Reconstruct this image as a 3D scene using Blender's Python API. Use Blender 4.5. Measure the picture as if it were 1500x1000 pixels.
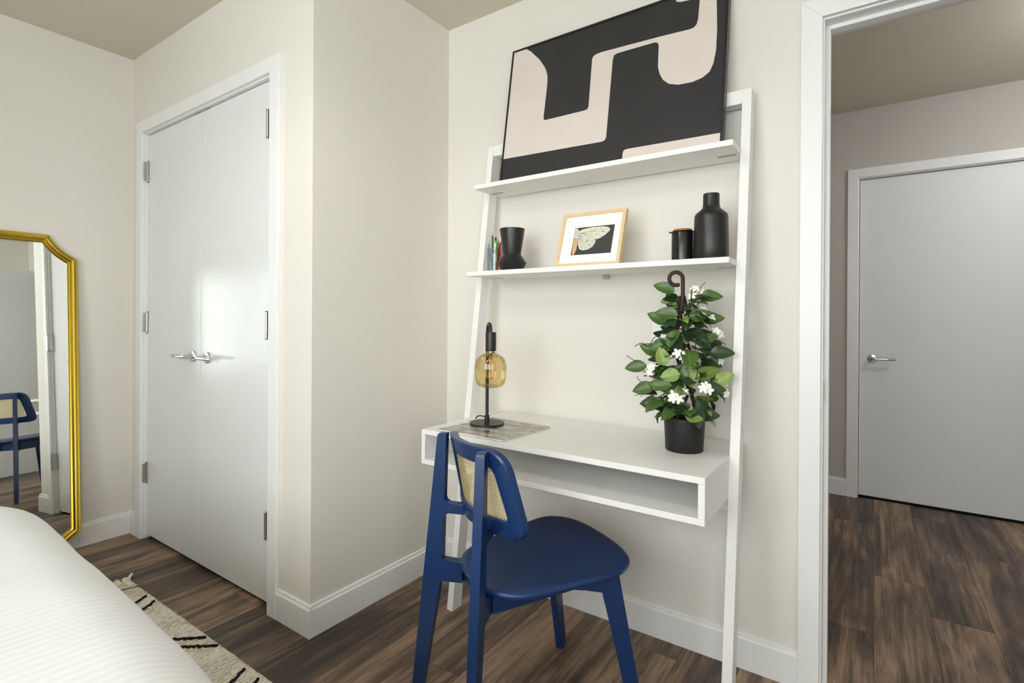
import bpy, bmesh, math, random
from mathutils import Vector, Matrix, noise
random.seed(7)
for o in list(bpy.data.objects): bpy.data.objects.remove(o)
scene = bpy.context.scene
COL = scene.collection

# ------------------------------------------------------------------ camera
CAM = Vector((1.6394, -1.829, 1.134)); YAW, PITCH, ROLL = 0.6046, -0.0008, 0.0058
FPX, PCX, PCY = 763.4, 752.4, 465.9
fw = Vector((-math.sin(YAW)*math.cos(PITCH), math.cos(YAW)*math.cos(PITCH), math.sin(PITCH)))
rt = Vector((math.cos(YAW), math.sin(YAW), 0)); upv = rt.cross(fw)
r2 = math.cos(ROLL)*rt + math.sin(ROLL)*upv; u2 = -math.sin(ROLL)*rt + math.cos(ROLL)*upv
cam = bpy.data.cameras.new('camera'); camo = bpy.data.objects.new('camera', cam); COL.objects.link(camo)
M = Matrix((r2, u2, -fw)).transposed().to_4x4(); M.translation = CAM; camo.matrix_world = M
cam.sensor_width = 36; cam.lens = FPX/1500*36
cam.shift_x = -(PCX-750)/1500; cam.shift_y = (PCY-500)/1500
cam.clip_start = 0.02
scene.camera = camo
# ------------------------------------------------------------------ world, lights, exposure
w = bpy.data.worlds.new('sky'); scene.world = w; w.use_nodes = True
bg = w.node_tree.nodes['Background']; bg.inputs[0].default_value = (0.80, 0.90, 1.0, 1); bg.inputs[1].default_value = 1.2
def area(name, loc, rot, sx, sy, power, col):
    l = bpy.data.lights.new(name, 'AREA'); l.shape = 'RECTANGLE'; l.size = sx; l.size_y = sy; l.energy = power; l.color = col
    o = bpy.data.objects.new(name, l); COL.objects.link(o); o.location = loc; o.rotation_euler = rot; return o
area('window_daylight', (1.35, -3.72, 1.55), (math.radians(90), 0, 0), 2.5, 1.5, 104, (1.0, 0.99, 0.985))
area('side_window_daylight', (3.22, -2.80, 1.55), (math.radians(90), 0, math.radians(90)), 1.1, 1.5, 42, (1.0, 0.99, 0.985))
scene.view_settings.view_transform = 'Standard'; scene.view_settings.look = 'None'
scene.view_settings.exposure = 0.08; scene.view_settings.gamma = 1.0; scene.view_settings.use_curve_mapping = False
scene.cycles.max_bounces = 12; scene.cycles.diffuse_bounces = 8; scene.cycles.transparent_max_bounces = 16

# ------------------------------------------------------------------ helpers
WORLD = {}
def lin(c):
    if isinstance(c, str):
        c = c.lstrip('#'); c = [int(c[i:i+2], 16)/255 for i in (0, 2, 4)]
        c = [x/12.92 if x <= .04045 else ((x+.055)/1.055)**2.4 for x in c]
    return (c[0], c[1], c[2], 1)
class NT:
    def __init__(s, name):
        s.m = bpy.data.materials.new(name); s.m.use_nodes = True; s.t = s.m.node_tree
        s.b = s.t.nodes['Principled BSDF']
    def n(s, typ, **kw):
        nd = s.t.nodes.new(typ)
        for k, v in kw.items():
            if k[0] == '_': nd.inputs[k[1:].replace('_', ' ')].default_value = v
            else: setattr(nd, k, v)
        return nd
    def l(s, a, b): s.t.links.new(a, b)
def mat(name, col, rough=.5, metal=0, var=.04, scale=6, bump=.0, bscale=200, coat=0, spec=.5):
    k = NT(name); c = lin(col)
    tc = k.n('ShaderNodeTexCoord'); nz = k.n('ShaderNodeTexNoise'); nz.inputs['Scale'].default_value = scale; nz.inputs['Detail'].default_value = 3
    k.l(tc.outputs['Object'], nz.inputs['Vector'])
    mx = k.n('ShaderNodeMix', data_type='RGBA'); mx.inputs[6].default_value = tuple(x*(1-var) for x in c[:3])+(1,); mx.inputs[7].default_value = tuple(min(1, x*(1+var)) for x in c[:3])+(1,)
    k.l(nz.outputs['Fac'], mx.inputs[0]); k.l(mx.outputs[2], k.b.inputs['Base Color'])
    k.b.inputs['Roughness'].default_value = rough; k.b.inputs['Metallic'].default_value = metal
    k.b.inputs['Coat Weight'].default_value = coat; k.b.inputs['Specular IOR Level'].default_value = spec
    if bump:
        n2 = k.n('ShaderNodeTexNoise'); n2.inputs['Scale'].default_value = bscale; n2.inputs['Detail'].default_value = 2
        bp = k.n('ShaderNodeBump'); bp.inputs['Strength'].default_value = bump; bp.inputs['Distance'].default_value = .001
        k.l(tc.outputs['Object'], n2.inputs['Vector']); k.l(n2.outputs['Fac'], bp.inputs['Height']); k.l(bp.outputs[0], k.b.inputs['Normal'])
    return k.m

def org(p): return WORLD.get(p.name, Vector((0, 0, 0)))
def attach(o, parent):
    if parent is not None:
        o.parent = parent; o.matrix_parent_inverse = Matrix.Translation(-org(parent))
def link(name, me, m, parent=None, mw=None):
    o = bpy.data.objects.new(name, me); COL.objects.link(o)
    if m is not None and not me.materials: me.materials.append(m)
    if mw is not None: o.matrix_basis = mw
    attach(o, parent); return o
def tag(o, label, cat=None, group=None, kind=None):
    o['label'] = label
    if cat: o['category'] = cat
    if group: o['group'] = group
    if kind: o['kind'] = kind
    return o
def thing(name, loc, label, cat, group=None, kind=None):
    o = bpy.data.objects.new(name, None); COL.objects.link(o); o.location = loc; o.empty_display_size = .05
    WORLD[o.name] = Vector(loc); return tag(o, label, cat, group, kind)
def bm_mesh(bm, smooth=False, ang=None):
    me = bpy.data.meshes.new('mesh'); bmesh.ops.recalc_face_normals(bm, faces=bm.faces); bm.to_mesh(me); bm.free()
    if smooth:
        for p in me.polygons: p.use_smooth = True
        if ang: me.set_sharp_from_angle(angle=math.radians(ang))
    return me
def add_box(bm, x0, x1, y0, y1, z0, z1):
    v = [bm.verts.new(c) for c in ((x0,y0,z0),(x1,y0,z0),(x1,y1,z0),(x0,y1,z0),(x0,y0,z1),(x1,y0,z1),(x1,y1,z1),(x0,y1,z1))]
    for f in ((3,2,1,0),(4,5,6,7),(0,1,5,4),(1,2,6,5),(2,3,7,6),(3,0,4,7)): bm.faces.new([v[i] for i in f])
    return v
def bevel(bm, w, seg=2):
    if w: bmesh.ops.bevel(bm, geom=list(bm.edges), offset=w, segments=seg, affect='EDGES', profile=.5, clamp_overlap=True)
def box(name, b, m, parent=None, bev=.0015, seg=2, xf=None):
    bm = bmesh.new(); add_box(bm, *b); bevel(bm, bev, seg)
    if xf: bm.transform(xf)
    return link(name, bm_mesh(bm), m, parent)
def boxes(name, bl, m, parent=None):
    bm = bmesh.new()
    for b in bl: add_box(bm, *b)
    return link(name, bm_mesh(bm), m, parent)
def prism(name, pts, fn0, fn1, m, parent=None, bev=0, smooth=False):
    """polygon pts (2D) mapped by fn0 (one side) and fn1 (other side) to 3D"""
    bm = bmesh.new(); a = [bm.verts.new(fn0(*p)) for p in pts]; b = [bm.verts.new(fn1(*p)) for p in pts]; n = len(pts)
    bm.faces.new(a); bm.faces.new(b[::-1])
    for i in range(n): bm.faces.new((a[i], b[i], b[(i+1) % n], a[(i+1) % n]))
    if bev: bevel(bm, bev, 2)
    return link(name, bm_mesh(bm, smooth, 40), m, parent)
def lathe(name, prof, c, m, parent=None, n=40, ang=35, axis=None):
    bm = bmesh.new(); rings = []
    for r, z in prof:
        if r < 1e-6: rings.append([bm.verts.new((0, 0, z))])
        else: rings.append([bm.verts.new((r*math.cos(2*math.pi*i/n), r*math.sin(2*math.pi*i/n), z)) for i in range(n)])
    for A, B in zip(rings, rings[1:]):
        for i in range(n):
            j = (i+1) % n
            if len(A) == 1 and len(B) == 1: continue
            if len(A) == 1: bm.faces.new((A[0], B[i], B[j]))
            elif len(B) == 1: bm.faces.new((A[i], A[j], B[0]))
            else: bm.faces.new((A[i], A[j], B[j], B[i]))
    if axis is not None: bm.transform(Vector((0, 0, 1)).rotation_difference(Vector(axis)).to_matrix().to_4x4())
    bm.transform(Matrix.Translation(Vector(c)))
    return link(name, bm_mesh(bm, True, ang), m, parent)
def sweep_bm(bm, pts, rad, n=8, cap=True):
    pts = [Vector(p) for p in pts]; rr = rad if isinstance(rad, (list, tuple)) else [rad]*len(pts)
    t0 = (pts[1]-pts[0]).normalized(); nrm = t0.orthogonal().normalized(); prev = None; R = []
    for i, p in enumerate(pts):
        t = (pts[min(i+1, len(pts)-1)]-pts[max(i-1, 0)])
        t = t.normalized() if t.length > 1e-9 else t0
        nrm = (nrm - t*nrm.dot(t)).normalized(); b = t.cross(nrm)
        R.append([bm.verts.new(p + rr[i]*(math.cos(2*math.pi*k/n)*nrm + math.sin(2*math.pi*k/n)*b)) for k in range(n)])
    for A, B in zip(R, R[1:]):
        for k in range(n): bm.faces.new((A[k], A[(k+1) % n], B[(k+1) % n], B[k]))
    if cap: bm.faces.new(R[0][::-1]); bm.faces.new(R[-1])
def tube(name, pts, rad, m, parent=None, n=10):
    bm = bmesh.new(); sweep_bm(bm, pts, rad, n); return link(name, bm_mesh(bm, True, 50), m, parent)
def crom(P, k=8, closed=False):
    P = [Vector(p) for p in P]; out = []; n = len(P)
    for i in range(n if closed else n-1):
        g = (lambda j: P[j % n]) if closed else (lambda j: P[max(0, min(n-1, j))])
        a, b, c, d = g(i-1), g(i), g(i+1), g(i+2)
        for s in range(k):
            t = s/k; out.append(.5*((2*b)+(c-a)*t+(2*a-5*b+4*c-d)*t*t+(3*b-a-3*c+d)*t**3))
    if not closed: out.append(P[-1])
    return out

# ------------------------------------------------------------------ materials
WALL = mat('wall_paint', '#e0dcd6', .75, var=.015, scale=2, bump=.12, bscale=350)
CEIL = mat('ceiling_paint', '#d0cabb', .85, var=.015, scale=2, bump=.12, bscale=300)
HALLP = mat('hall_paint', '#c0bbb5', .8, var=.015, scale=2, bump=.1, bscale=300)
TRIM = mat('trim_white', '#eaeaea', .36, var=.01, scale=3)
DOORM = mat('door_white', '#e2e4e4', .21, var=.012, scale=2, bump=.03, bscale=60)
DOORH = mat('hall_door_white', '#e1e3e3', .5, var=.012, scale=2, bump=.03, bscale=60)
STEEL = mat('brushed_nickel', '#b9b6b0', .32, 1, var=.05, scale=40)
CHROME = mat('satin_chrome', '#d2d2d4', .16, 1, var=.03, scale=30)
DARK = mat('dark_void', '#1a1512', .9)
FURN = mat('white_lacquered_wood', '#ecebe9', .42, var=.02, scale=30, bump=.08, bscale=120)
BLUE = mat('blue_lacquer', '#14315f', .30, var=.03, scale=8, bump=.03, bscale=400, coat=0)
CANE = mat('cane', '#dccb96', .6, var=.12, scale=60)
BLACKM = mat('matte_black_ceramic', '#1b1b1b', .38, var=.08, scale=20, bump=.05, bscale=150)
BLACKP = mat('black_metal', '#1b1b1c', .38, var=.05, scale=20)
GOLD = mat('gold_frame', '#c9ae48', .34, 1, var=.06, scale=12)

def glass_mat(name, tint, gloss=.08, rough=.02):
    k = NT(name); t = k.t; t.nodes.remove(k.b); out = t.nodes['Material Output']
    tr = k.n('ShaderNodeBsdfTransparent'); tr.inputs[0].default_value = lin(tint)
    gl = k.n('ShaderNodeBsdfGlossy'); gl.inputs['Roughness'].default_value = rough
    fr = k.n('ShaderNodeLayerWeight'); fr.inputs['Blend'].default_value = .25
    mr = k.n('ShaderNodeMapRange'); mr.inputs['To Min'].default_value = gloss*.5; mr.inputs['To Max'].default_value = .6
    k.l(fr.outputs['Fresnel'], mr.inputs['Value'])
    mx = k.n('ShaderNodeMixShader'); k.l(mr.outputs[0], mx.inputs[0]); k.l(tr.outputs[0], mx.inputs[1]); k.l(gl.outputs[0], mx.inputs[2]); k.l(mx.outputs[0], out.inputs[0])
    return k.m
GLASS = glass_mat('clear_glass', '#f4f7f6'); AMBER = glass_mat('amber_glass', '#fbeeca', .1)

def wood_floor():
    k = NT('dark_oak_plank'); tc = k.n('ShaderNodeTexCoord'); oi = k.n('ShaderNodeObjectInfo')
    off = k.n('ShaderNodeVectorMath', operation='SCALE'); cmb = k.n('ShaderNodeCombineXYZ')
    k.l(oi.outputs['Random'], cmb.inputs[0]); k.l(oi.outputs['Random'], cmb.inputs[1]); k.l(cmb.outputs[0], off.inputs[0]); off.inputs['Scale'].default_value = 57
    add = k.n('ShaderNodeVectorMath', operation='ADD'); k.l(tc.outputs['Object'], add.inputs[0]); k.l(off.outputs[0], add.inputs[1])
    def nz(sx, sy, sc, det, dist=0):
        mp = k.n('ShaderNodeMapping'); mp.inputs['Scale'].default_value = (sx, sy, 1); k.l(add.outputs[0], mp.inputs[0])
        n = k.n('ShaderNodeTexNoise'); n.inputs['Scale'].default_value = sc; n.inputs['Detail'].default_value = det; n.inputs['Roughness'].default_value = .62; n.inputs['Distortion'].default_value = dist
        k.l(mp.outputs[0], n.inputs['Vector']); return n.outputs['Fac']
    big = nz(6, .95, 1.5, 5, .7); mid = nz(26, 1.0, 2, 6, .3); fine = nz(160, 5, 2, 3)
    cr = k.n('ShaderNodeValToRGB'); e = cr.color_ramp.elements
    e[0].position = .40; e[0].color = lin('#3a312b'); e[1].position = .63; e[1].color = lin('#a88c72')
    x = cr.color_ramp.elements.new(.5); x.color = lin('#685446')
    def mth(op, a, b):
        n = k.n('ShaderNodeMath', operation=op)
        for i, v in enumerate((a, b)):
            if isinstance(v, (int, float)): n.inputs[i].default_value = v
            else: k.l(v, n.inputs[i])
        return n.outputs[0]
    s = mth('ADD', mth('MULTIPLY', big, .55), mth('MULTIPLY', mid, .33)); s = mth('ADD', s, mth('MULTIPLY', fine, .16))
    rnd = mth('MULTIPLY', mth('SUBTRACT', oi.outputs['Random'], .5), .13); s = mth('ADD', s, rnd); s = mth('SUBTRACT', s, .02)
    k.l(s, cr.inputs[0]); k.l(cr.outputs[0], k.b.inputs['Base Color'])
    k.b.inputs['Roughness'].default_value = .48
    bp = k.n('ShaderNodeBump'); bp.inputs['Strength'].default_value = .25; bp.inputs['Distance'].default_value = .0008; k.l(fine, bp.inputs['Height']); k.l(bp.outputs[0], k.b.inputs['Normal'])
    return k.m
WOOD = wood_floor()

# ------------------------------------------------------------------ the setting
J, LX, H = .7149, 1.5636, 2.473           # closet front depth, left wall, ceiling
RX, BY, HY = 2.95, -3.45, 2.16            # right wall, rear wall, hall wall
CL, CR, CH = -1.421, -.254, 2.062         # closet casing inner edges, head
DL, DR, DH = 1.509, 2.349, 2.045          # bedroom doorway casing inner edges, head
HL, HR, HH = 1.556, 2.396, 2.036          # hall door
def struct(o, label, cat): return tag(o, label, cat, kind='structure')
rv = .005
struct(boxes('wall_front', [(-LX-.12, DL-.013, 0, .12, 0, H), (DR+.013, 3.2, 0, .12, 0, H), (DL-.013, DR+.013, 0, .12, DH+.013, H)], WALL), 'warm white painted wall behind the leaning desk', 'wall')
struct(boxes('wall_closet', [(CR+.013, 0, -J, -J+.11, 0, H), (-LX, CL-.013, -J, -J+.11, 0, H), (CL-.013, CR+.013, -J, -J+.11, CH+.013, H)], WALL), 'warm white wall around the white closet double doors', 'wall')
struct(boxes('wall_closet_side', [(-.11, 0, -J+.11, 0, 0, H)], WALL), 'short side wall of the closet left of the desk', 'wall')
struct(boxes('wall_left', [(-LX-.12, -LX, BY, 0, 0, H)], WALL), 'warm white wall behind the gold mirror', 'wall')
sy0, sy1 = -3.30, -2.30
struct(boxes('wall_right', [(RX, RX+.12, BY, sy0, 0, H), (RX, RX+.12, sy1, 0, 0, H), (RX, RX+.12, sy0, sy1, 0, .85), (RX, RX+.12, sy0, sy1, 2.25, H)], WALL), 'warm white bedroom wall on the right', 'wall')
wx0, wx1, wz0, wz1 = .15, 2.55, .85, 2.25
struct(boxes('wall_rear', [(-LX-.12, wx0, BY-.15, BY, 0, H), (wx1, RX+.12, BY-.15, BY, 0, H), (wx0, wx1, BY-.15, BY, 0, wz0), (wx0, wx1, BY-.15, BY, wz1, H)], WALL), 'bedroom wall with the window behind the bed', 'wall')
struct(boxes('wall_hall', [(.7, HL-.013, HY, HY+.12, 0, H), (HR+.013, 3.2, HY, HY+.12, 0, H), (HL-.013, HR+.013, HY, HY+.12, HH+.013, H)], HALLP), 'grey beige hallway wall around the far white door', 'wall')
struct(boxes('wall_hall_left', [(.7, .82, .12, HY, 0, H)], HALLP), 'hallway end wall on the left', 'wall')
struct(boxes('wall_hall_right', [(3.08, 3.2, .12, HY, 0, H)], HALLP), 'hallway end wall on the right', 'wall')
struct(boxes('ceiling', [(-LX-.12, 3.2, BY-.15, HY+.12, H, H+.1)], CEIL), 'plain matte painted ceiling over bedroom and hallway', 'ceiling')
fl = struct(boxes('floor', [(-LX-.12, 3.2, BY-.15, HY+.12, -.08, -.006)], DARK), 'dark brown wood plank floor', 'floor')
# planks run along Y
PW, PLEN = .18, 1.22
cache = {}
def plank_mesh(wd, ln):
    key = (round(wd, 3), round(ln, 3))
    if key not in cache:
        bm = bmesh.new(); g = .0003; add_box(bm, g, wd-g, g, ln-g, -.006, 0)
        bmesh.ops.bevel(bm, geom=[e for e in bm.edges if all(v.co.z > -.001 for v in e.verts)], offset=.0007, segments=1, affect='EDGES')
        me = bm_mesh(bm); me.materials.append(WOOD); cache[key] = me
    return cache[key]
rnd = random.Random(11)
x = 1.646 - PW*18
i = 0
while x < 3.2:
    xa, xb = max(x, -LX), min(x+PW, 3.08)
    if xb-xa > .01:
        xm = (xa+xb)/2
        top = -J+.03 if xm < -.09 else (0 if xm < .82 else HY+.02)
        st = -4.6 + rnd.random()*PLEN
        if 1.63 < xm < 1.83: st = .99 - PLEN*5
        elif 1.8 < xm < 2.0: st = .72 - PLEN*5
        elif 1.46 < xm < 1.65: st = .46 - PLEN*4
        elif 1.99 < xm < 2.18: st = 1.5 - PLEN*6
        while st < top:
            ya, yb = max(st, BY), min(st+PLEN, top)
            if yb-ya > .02 and xb <= (3.08 if ya >= .1 else RX)+.2:
                xbb = min(xb, 3.08 if yb > .2 else RX)
                if xbb-xa > .01: link('plank', plank_mesh(xbb-xa, yb-ya), None, fl, Matrix.Translation((xa, ya, 0)))
            st += PLEN
    x += PW; i += 1

# baseboards (profile with a stepped top)
BH, BT = .112, .014
def baseboard(name, p0, p1, nrm, label):
    p0, p1, nrm = Vector(p0), Vector(p1), Vector(nrm)
    prof = [(0, 0), (BT, 0), (BT, BH-.016), (BT-.003, BH-.012), (BT-.006, BH-.012), (BT-.006, BH-.003), (BT-.009, BH), (0, BH)]
    return struct(prism(name, prof, lambda a, z: p0+nrm*a+Vector((0, 0, z)), lambda a, z: p1+nrm*a+Vector((0, 0, z)), TRIM), label, 'baseboard')
CW, CT = .058, .016
baseboard('baseboard_left', (-LX, BY, 0), (-LX, -J, 0), (1, 0, 0), 'white baseboard along the wall behind the mirror')
baseboard('baseboard_closet_left', (-LX+BT, -J, 0), (CL-CW, -J, 0), (0, -1, 0), 'tiny white baseboard between mirror wall and closet casing')
baseboard('baseboard_closet_right', (CR+CW, -J, 0), (BT, -J, 0), (0, -1, 0), 'short white baseboard right of the closet casing')
baseboard('baseboard_closet_side', (0, -J, 0), (0, 0, 0), (1, 0, 0), 'white baseboard along the closet side wall')
baseboard('baseboard_front', (BT, 0, 0), (DL-CW, 0, 0), (0, -1, 0), 'white baseboard under the leaning desk')
baseboard('baseboard_front_right', (DR+CW, 0, 0), (RX, 0, 0), (0, -1, 0), 'white baseboard right of the doorway')
baseboard('baseboard_right', (RX, BY, 0), (RX, 0, 0), (-1, 0, 0), 'white baseboard along the right bedroom wall')
baseboard('baseboard_rear', (-LX, BY, 0), (RX, BY, 0), (0, 1, 0), 'white baseboard along the window wall')
baseboard('baseboard_hall_left', (.82, HY, 0), (HL-CW, HY, 0), (0, -1, 0), 'white hallway baseboard left of the far door')
baseboard('baseboard_hall_right', (HR+CW, HY, 0), (3.08, HY, 0), (0, -1, 0), 'white hallway baseboard right of the far door')

# door frames: casing, jambs and stops
def frame(name, L, R, HD, yf, depth, label, s=-1, leafy=None):
    """yf: wall face; depth: wall thickness behind it; casing in front"""
    y0, y1 = yf-CT, yf
    root = thing(name, ((L+R)/2, yf, 0), label, 'door frame', kind='structure')
    rd = .004
    def mit(n, pts):
        bm = bmesh.new(); a = [bm.verts.new((p[0], y0, p[1])) for p in pts]; b = [bm.verts.new((p[0], y1, p[1])) for p in pts]
        bm.faces.new(a); bm.faces.new(b[::-1]); k = len(pts)
        for q in range(k): bm.faces.new((a[q], b[q], b[(q+1) % k], a[(q+1) % k]))
        bevel(bm, .002, 2); link(n, bm_mesh(bm), TRIM, root)
    mit('casing', [(L-CW, 0), (L, 0), (L, HD), (L-CW, HD+CW)])
    mit('casing', [(R, 0), (R+CW, 0), (R+CW, HD+CW), (R, HD)])
    mit('casing', [(L-CW, HD+CW), (L, HD), (R, HD), (R+CW, HD+CW)])
    j = rv
    box('jamb', (L-.013, L+j, yf, yf+depth, 0, HD-j), TRIM, root, .001, 1)
    box('jamb', (R-j, R+.013, yf, yf+depth, 0, HD-j), TRIM, root, .001, 1)
    box('head_jamb', (L-.013, R+.013, yf, yf+depth, HD-j, HD+.013), TRIM, root, .001, 1)
    if leafy is not None:
        a, b = leafy
        box('door_stop', (L+j, L+j+.012, a, b, 0, HD-j-.012), TRIM, root, .001, 1)
        box('door_stop', (R-j-.012, R-j, a, b, 0, HD-j-.012), TRIM, root, .001, 1)
        box('door_stop', (L+j, R-j, a, b, HD-j-.012, HD-j), TRIM, root, .001, 1)
    return root
frame('trim_1', CL, CR, CH, -J, .11, 'white casing around the closet double doors')
f2 = frame('trim_2', DL, DR, DH, 0, .12, 'white casing of the open doorway to the hallway', leafy=(.045, .08))
f3 = frame('trim_3', HL, HR, HH, HY, .12, 'white casing around the far hallway door')
tag(box('strike_plate', (DL+rv-.001, DL+rv+.0015, .006, .040, .885, .945), STEEL, f2, .0005, 1), 'metal strike plate')
# other side of the doorway casing, hallway face
for cb in ((DL-CW, DL, .12, .136, 0, DH+CW), (DR, DR+CW, .12, .136, 0, DH+CW), (DL, DR, .12, .136, DH, DH+CW)): box('casing', cb, TRIM, f2, .002)

# doors
def lever(parent, x, y, z, d):
    """rose on face y (facing -Y), lever going in x direction d"""
    h = lathe('handle', [(0, 0), (.026, 0), (.0265, .004), (.024, .009), (.012, .011), (.0105, .02), (.0095, .052), (0, .054)], (x, y, z), CHROME, parent, 28, 40, axis=(0, -1, 0))
    pts = crom([(x-d*.004, y-.047, z), (x+d*.012, y-.049, z), (x+d*.05, y-.050, z), (x+d*.085, y-.049, z), (x+d*.118, y-.044, z)], 6)
    bm = bmesh.new(); sweep_bm(bm, pts, [.0085]*8+[.0078]*(len(pts)-8), 12)
    for v in bm.verts: v.co.z = z+(v.co.z-z)*1.0
    link('lever', bm_mesh(bm, True, 50), CHROME, h)
def hinge(parent, x, y, z, side):
    h = tube('hinge', [(x, y, z-.05), (x, y, z+.05)], .0055, STEEL, parent, 12)
    if side > 0: box('hinge_leaf', (x-.0005, x+.0015, y-.018, y, z-.048, z+.048), STEEL, h, .0003, 1)
    else: box('hinge_leaf', (x-.002, x, y, y+.03, z-.05, z+.05), STEEL, h, .0003, 1)
    for q in (-.053, .053): lathe('hinge_cap', [(0, -.003), (.0055, -.002), (.0065, 0), (.0055, .002), (0, .003)], (x, y, z+q), STEEL, h, 10)
gx = -.853; LF = -.698
ld = struct(box('door_1', (CL+rv+.003, gx-.0026, LF, LF+.035, .016, CH-rv-.004), DOORM, None, .0015), 'left leaf of the white closet double doors', 'door')
rdr = struct(box('door_2', (gx+.0026, CR-rv-.003, LF, LF+.035, .016, CH-rv-.004), DOORM, None, .0015), 'right leaf of the white closet double doors', 'door')
lever(ld, gx-.064, LF, .95, -1); lever(rdr, gx+.064, LF, .95, 1)
for z in (1.868, 1.10, .333): hinge(ld, CL+rv+.001, LF-.005, z, 1); hinge(rdr, CR-.013, -J-.014, z, -1)
for dd, s in ((ld, -1), (rdr, 1)):
    box('catch_plate', (gx+s*.045-.028, gx+s*.045+.028, LF-.002, LF+.02, CH-rv-.006, CH-rv-.001), STEEL, dd, .0004, 1)
hd = struct(box('door_4', (HL+rv+.003, HR-rv-.003, HY+.028, HY+.063, .014, HH-rv-.003), DOORH, None, .0015), 'far closed white door across the hallway', 'door')
lever(hd, 1.632, HY+.028, .89, 1)
struct(boxes('dark_fill_behind_door', [(HL, HR, HY+.1, HY+.12, 0, HH)], DARK), 'dark filler slab behind the far hallway door', 'wall')  # unseen dark slab filling the opening behind the door, not a wall
bd = struct(box('door_3', (DR-rv-.04, DR-rv-.005, -.835, -.02, .014, DH-rv-.003), DOORM, None, .0015), 'white bedroom door swung open into the room', 'door')
h3 = lathe('handle', [(0, 0), (.026, 0), (.0265, .004), (.024, .009), (.012, .011), (.0095, .052), (0, .054)], (DR-rv-.04, -.765, .90), CHROME, bd, 24, 40, axis=(-1, 0, 0))
tube('lever', [(DR-rv-.088, -.77, .9), (DR-rv-.088, -.65, .9)], .008, CHROME, h3, 10)
# window
win = thing('window_1', ((wx0+wx1)/2, BY-.08, wz0), 'white framed bedroom window above the bed head', 'window', kind='structure')
for q in range(2):
    xa = wx0+(wx1-wx0)*q/2; xb = wx0+(wx1-wx0)*(q+1)/2
    sa = boxes('sash', [(xa, xa+.05, BY-.11, BY-.06, wz0, wz1), (xb-.05, xb, BY-.11, BY-.06, wz0, wz1), (xa+.05, xb-.05, BY-.11, BY-.06, wz0, wz0+.05), (xa+.05, xb-.05, BY-.11, BY-.06, wz1-.05, wz1)], TRIM, win)
    box('pane', (xa+.05, xb-.05, BY-.088, BY-.084, wz0+.05, wz1-.05), GLASS, sa, 0)
box('window_sill', (wx0-.04, wx1+.04, BY-.06, BY+.03, wz0-.025, wz0), TRIM, win, .003)

win2 = thing('window_2', (RX+.06, (sy0+sy1)/2, wz0), 'white framed window in the right bedroom wall', 'window', kind='structure')
sa = boxes('sash', [(RX+.04, RX+.09, sy0, sy0+.05, wz0, wz1), (RX+.04, RX+.09, sy1-.05, sy1, wz0, wz1), (RX+.04, RX+.09, sy0+.05, sy1-.05, wz0, wz0+.05), (RX+.04, RX+.09, sy0+.05, sy1-.05, wz1-.05, wz1)], TRIM, win2)
box('pane', (RX+.062, RX+.066, sy0+.05, sy1-.05, wz0+.05, wz1-.05), GLASS, sa, 0)
box('window_sill', (RX-.03, RX+.04, sy0-.04, sy1+.04, wz0-.025, wz0), TRIM, win2, .003)

# outlet on the wall behind the plant
ot = thing('wall_outlet', (1.02, 0, 1.09), 'white wall outlet plate behind the flowering plant', 'outlet')
box('cover_plate', (.985, 1.055, -.006, 0, 1.04, 1.155), TRIM, ot, .002)
for z in (1.077, 1.118): box('socket_face', (1.006, 1.034, -.008, -.005, z-.014, z+.014), TRIM, ot, .002)

# hallway ceiling lamp
HLX, HLY = 2.72, 1.15
hl = thing('ceiling_light', (HLX, HLY, H), 'round white flush lamp on the hallway ceiling', 'lamp')
lathe('lamp_base', [(0, 0), (.15, 0), (.15, -.02), (0, -.02)], (HLX, HLY, H), TRIM, hl)
em = NT('lit_diffuser'); em.b.inputs['Emission Color'].default_value = (1, .95, .88, 1); em.b.inputs['Emission Strength'].default_value = 3; em.b.inputs['Base Color'].default_value = (.9, .9, .9, 1)
lathe('diffuser', [(.14, -.02), (.135, -.045), (.10, -.06), (0, -.068)], (HLX, HLY, H), em.m, hl)
pl = bpy.data.lights.new('hall_lamp', 'POINT'); pl.energy = 17; pl.color = (.96, .98, 1); pl.shadow_soft_size = .06
po = bpy.data.objects.new('hall_lamp', pl); COL.objects.link(po); po.location = (HLX, HLY, H-.20)

# unseen bedroom ceiling lamp, added as fill light for the room
BLX, BLY = .7, -1.75
bl = thing('ceiling_light', (BLX, BLY, H), 'added round white fill lamp on the unseen bedroom ceiling', 'lamp')
lathe('lamp_base', [(0, 0), (.19, 0), (.19, -.02), (0, -.02)], (BLX, BLY, H), TRIM, bl)
lathe('diffuser', [(.18, -.02), (.175, -.05), (.13, -.07), (0, -.08)], (BLX, BLY, H), em.m, bl)
pl2 = bpy.data.lights.new('bedroom_fill_lamp', 'SPOT'); pl2.energy = 18; pl2.color = (1, .965, .925); pl2.shadow_soft_size = .17; pl2.spot_size = math.radians(172); pl2.spot_blend = .35
po2 = bpy.data.objects.new('bedroom_fill_lamp', pl2); COL.objects.link(po2); po2.location = (BLX, BLY, H-.26)
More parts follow.
